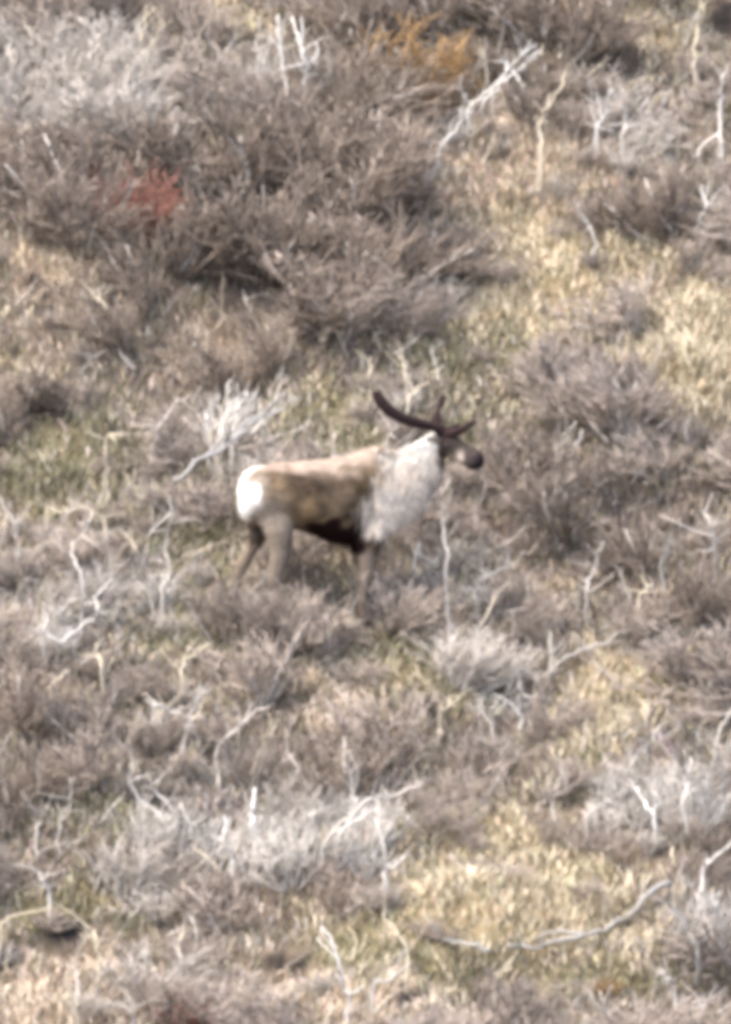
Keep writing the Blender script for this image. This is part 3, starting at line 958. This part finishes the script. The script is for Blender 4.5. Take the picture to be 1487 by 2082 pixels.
def dead_branch(lab, colr, r, paths):
    col = np.array(DCOL[colr]) * random.uniform(.9, 1.08)
    main = np.array(paths[0])
    rise = main[:, 1].max() - main[:, 1].min()
    lying = colr in ('grey', 'black', 'silver') and (main[:, 0].max() - main[:, 0].min()) > rise * .85
    r_m = r / PPM * .58
    root_px = main[0]
    drop = 0 if lying else 66
    g = G(root_px[0], root_px[1] + drop)
    if 'before the caribou chest' in lab:
        g = np.array((lx(908), -.28, 0)); g[2] = gz(g[0], g[1])
    if 'behind' in lab and 'rump' in lab:
        lying = True
    def world(pts, y0):
        pts = np.array(pts); out = []
        for i, (a, b) in enumerate(pts):
            if lying:
                q = G(a, b)
                # rests on the low brush
                q = q + (np.array((0, -.14, .10)) if colr == 'silver' else 0) + np.array((0, -.02, .03)) + np.array((0, -.04, .03)) * (1 if i % 2 else .4)
            else:
                q = at_y(a, b, y0 + .05 * math.sin(i * 1.9 + root_px[0]))
            out.append(q)
        return np.array(out)
    wm = world(main, g[1])
    if not lying:
        wm = np.concatenate([[g - np.array((0, 0, .04))], wm])
    path = densify(wm, 4)
    path[1:-1] += rng.normal(0, .0085, (len(path) - 2, 3))
    n = len(path)
    rad = np.linspace(r_m * 1.1, r_m * .45, n) * (1 + rng.normal(0, .07, n))
    o_pos = path[0].copy()
    mb = MB(); mb.tube(path - o_pos, rad, col, 7, True, col * 1.04)
    # snags
    root = link('fallen_branch' if lying else 'dead_stem', mb.mesh('dead_wood', True), M_DEAD)
    root.location = o_pos
    tag(root, lab, 'branch')
    for p in paths[1:]:
        wp = world(p, g[1])
        # start the fork on the stem itself
        j = np.argmin(np.linalg.norm(path - wp[0], axis=1)); wp[0] = path[j]
        q = densify(wp, 4); mb = MB()
        mb.tube(q - o_pos, np.linspace(r_m * .75, r_m * .3, len(q)), col * .97, 6)
        link('fork', mb.mesh('fork', True), M_DEAD, root)
    for _ in range(random.randint(3, 6)):
        f = random.uniform(.35, .95) * (n - 1); i0 = min(int(f), n - 2)
        t = path[i0 + 1] - path[i0]; t /= np.linalg.norm(t) + 1e-9
        d_ = t * .7 + np.array((random.gauss(0, .7), random.gauss(0, .4), random.gauss(.2, .5)))
        q, _ = bend(path[i0], d_, random.uniform(.07, .22), 3, wig=.2)
        mb = MB(); mb.tube(q - o_pos, np.array([.6, .45, .32, .18]) * min(r_m, .012), col * .93, 4)
        link('twig', mb.mesh('twig', True), M_DEAD, root)


for d_ in DEAD:
    dead_branch(*d_)
    root = d_[3][0][0]
    if d_[1] in ('white', 'pale', 'straw') and not (430 < root[0] < 1000 and 1080 < root[1] < 1290) and 60 < root[1] < 2000 and len(d_[0].split()) <= 9:
        h = random.uniform(.16, .21)
        shrub('brown' if random.random() < .7 else 'grey', G(root[0] + random.uniform(-12, 12), root[1] + 74), h, h * 1.6, 'low shrub hiding the foot of the ' + d_[0], lean=.15)

# ------------------------------------------------------------------ grass, moss and heath (uncountable)


def grass_field(name, x, y, length, width, col, label, cat, spread=.5, lean=(.12, 0), mat_=None, z_off=0.0):
    n = len(x)
    z = ground_z(x, y) + z_off
    b = np.stack([x, y, z], -1)
    az = rng.uniform(0, 2 * math.pi, n)
    d = np.stack([np.cos(az) * spread * rng.uniform(.2, 1, n) + lean[0], np.sin(az) * spread * rng.uniform(.2, 1, n) + lean[1], np.ones(n)], -1)
    d /= np.linalg.norm(d, axis=1)[:, None]
    s_ = np.stack([np.cos(az + 1.3), np.sin(az + 1.3) * .5, rng.normal(0, .15, n)], -1)
    m_ = b + d * (length * .55)[:, None]
    d2 = d + np.stack([np.cos(az), np.sin(az), -np.ones(n) * .5], -1) * (spread * rng.uniform(.3, 1.2, n))[:, None]
    d2 /= np.linalg.norm(d2, axis=1)[:, None]
    t = m_ + d2 * (length * .5)[:, None]
    wv = s_ * width[:, None]
    v = np.stack([b - wv, b + wv, m_ + wv * .8, m_ - wv * .8, t], 1).reshape(-1, 3)
    o = np.arange(n)[:, None] * 5
    q = o + np.array([[0, 1, 2, 3]]); tr = o + np.array([[3, 2, 4]])
    c = np.repeat(col, 5, 0)
    ob = link(name, fast_mesh(name, v, [q.astype(np.int32), tr.astype(np.int32)], c), mat_ or M_GRASS)
    return tag(ob, label, cat, kind='stuff')


def scatter(n):
    x = rng.uniform(-3.2, 3.2, n); y = rng.uniform(-6.4, 9.5, n)
    z = ground_z(x, y)
    q = to_px(np.stack([x, y, z], -1))
    return x, y, q[:, 0], q[:, 1]


def tint(base, n, v=.3):
    k = rng.choice(len(base), n)
    return np.array(base)[k] * rng.uniform(1 - v, 1 + v, (n, 1))


# clumped: tussock centres, blades round them
def clumped(n, per, rad):
    x, y, _, _ = scatter(n)
    x = np.repeat(x, per) + rng.normal(0, rad, n * per); y = np.repeat(y, per) + rng.normal(0, rad, n * per)
    q = to_px(np.stack([x, y, ground_z(x, y)], -1))
    return x, y, q[:, 0], q[:, 1]


GRASSES = {
    'gold': ([(.57, .49, .36), (.61, .53, .40), (.50, .43, .31), (.53, .44, .31)], 'golden yellow dry grass in patches over the slope', 'golden_grass'),
    'tan': ([(.58, .48, .37), (.63, .53, .42), (.50, .40, .31), (.56, .44, .32)], 'pinkish tan dry grass in patches over the slope', 'tan_grass'),
}
for t, (pal, lab, nm) in GRASSES.items():
    x, y, px, py = clumped(5200, 26, .07)
    s = scores(px, py - 25); s /= s.sum(0)
    keep = (s[TYPES.index(t)] + np.repeat(rng.normal(0, .19, 5200), 26) + rng.normal(0, .05, len(px))) > .41
    bare = (x > -1.0) & (x < .6) & (y > -.5) & (y < .25)
    keep &= ~bare & (in_pit(px, py) > 1.2)
    x, y = x[keep], y[keep]
    n = len(x)
    q_ = to_px(np.stack([x, y, ground_z(x, y)], -1))
    tall = np.exp(-((q_[:, 0] - 1430) / 110) ** 2 - ((q_[:, 1] - 760) / 110) ** 2)
    L_ = rng.uniform(.05, .17, n) * (1 + .9 * tall)
    grass_field(nm, x, y, L_, rng.uniform(.003, .0065, n), tint(pal, n, .2), lab, 'grass', 1.15, (.16, -.08))

# low heath: small twigs and leaves of crowberry, lichen and litter everywhere
x, y, px, py = clumped(15000, 14, .06)
ok = in_pit(px, py) > 1.1
x, y, px, py = x[ok], y[ok], px[ok], py[ok]
k = pick(px, py - 10, .18)
pal = np.array([(.235, .20, .17), (.34, .31, .285), (.17, .14, .12), (.44, .37, .25), (.48, .39, .30), (.21, .19, .125)])
col = pal[k] * rng.uniform(.72, 1.28, (len(k), 1)) * (1 + rng.normal(0, .05, (len(k), 3)))
gpal = rng.random(len(k)) < .32
col[gpal] = np.array((.21, .185, .125)) * rng.uniform(.7, 1.4, (gpal.sum(), 1))
ppal = rng.random(len(k)) < .04
col[ppal] = np.array((.46, .41, .36)) * rng.uniform(.7, 1.25, (ppal.sum(), 1))
n = len(x)
low = np.where((x > -1.0) & (x < .6) & (y > -.4) & (y < .1), .6, 1.0)
grass_field('heath', x, y, rng.uniform(.035, .15, n) * low, rng.uniform(.003, .008, n), np.clip(col, .01, .8), 'low brown and olive heath plants and litter covering the slope', 'heath', .9, (.08, 0), M_COVER)

# moss cushions
x, y, px, py = clumped(4200, 40, .09)
s = scores(px, py); s /= s.sum(0)
keep = (s[TYPES.index('olive')] + rng.normal(0, .09, len(px))) > .40
keep &= in_pit(px, py) > 1.2
x, y, px, py = x[keep], y[keep], px[keep], py[keep]
n = len(x)
col = tint([(.225, .19, .115), (.275, .232, .145), (.18, .152, .095), (.33, .275, .17)], n, .3)
org = np.exp(-((px - 690) / 70) ** 2 - ((py - 800) / 40) ** 2) + .7 * np.exp(-((px - 140) / 90) ** 2 - ((py - 1845) / 40) ** 2)
col = col * (1 - np.clip(org, 0, 1)[:, None] * .8) + np.array((.29, .205, .05)) * np.clip(org, 0, 1)[:, None] * .8
grass_field('moss', x, y, rng.uniform(.02, .06, n), rng.uniform(.004, .009, n), col, 'olive green moss cushions in the hollows of the slope', 'moss', .9, (0, 0), M_COVER)

# broken pale twigs poking out of the heath everywhere
mb = MB()
x, y, px, py = scatter(9000)
vis = (px > -80) & (px < W + 80) & (py > -80) & (py < H + 120)
x, y, px, py = x[vis], y[vis], px[vis], py[vis]
sg = scores(px, py)
wgt = .13 + .40 * sg[1] - .3 * (sg[5] + sg[3])
go = (rng.random(len(x)) < wgt) 
for a, b, z in zip(x[go], y[go], ground_z(x[go], y[go])):
    if -.85 < a < .5 and -.8 < b < .1 and random.random() < .6: continue
    L_ = random.uniform(.10, .34)
    q, _ = bend((a, b, z + random.uniform(.0, .12)), (random.gauss(.25, .5), random.gauss(0, .4), random.uniform(.25, 1.2)), L_, 4, wig=.16)
    r_ = random.uniform(.004, .0085)
    cc = np.array(random.choice(((.50, .46, .41), (.42, .38, .34), (.52, .45, .35), (.33, .29, .26)))) * random.uniform(.8, 1.2)
    mb.tube(q, [r_, r_ * .85, r_ * .7, r_ * .5, r_ * .25], cc, 4, False)
    for i_ in (1, 2, 3):
        f_, _ = bend(q[i_], (q[i_ + 1] - q[i_]) / L_ * 3 + np.array((random.gauss(0, .6), random.gauss(0, .5), random.gauss(.2, .4))), L_ * random.uniform(.2, .45), 2, wig=.2)
        mb.tube(f_, [r_ * .55, r_ * .4, r_ * .2], cc, 3, False)
tag(link('dead_twigs', mb.mesh('dead_twigs'), M_COVER), 'short broken pale twigs poking out of the heath all over the slope', 'twigs', kind='stuff')
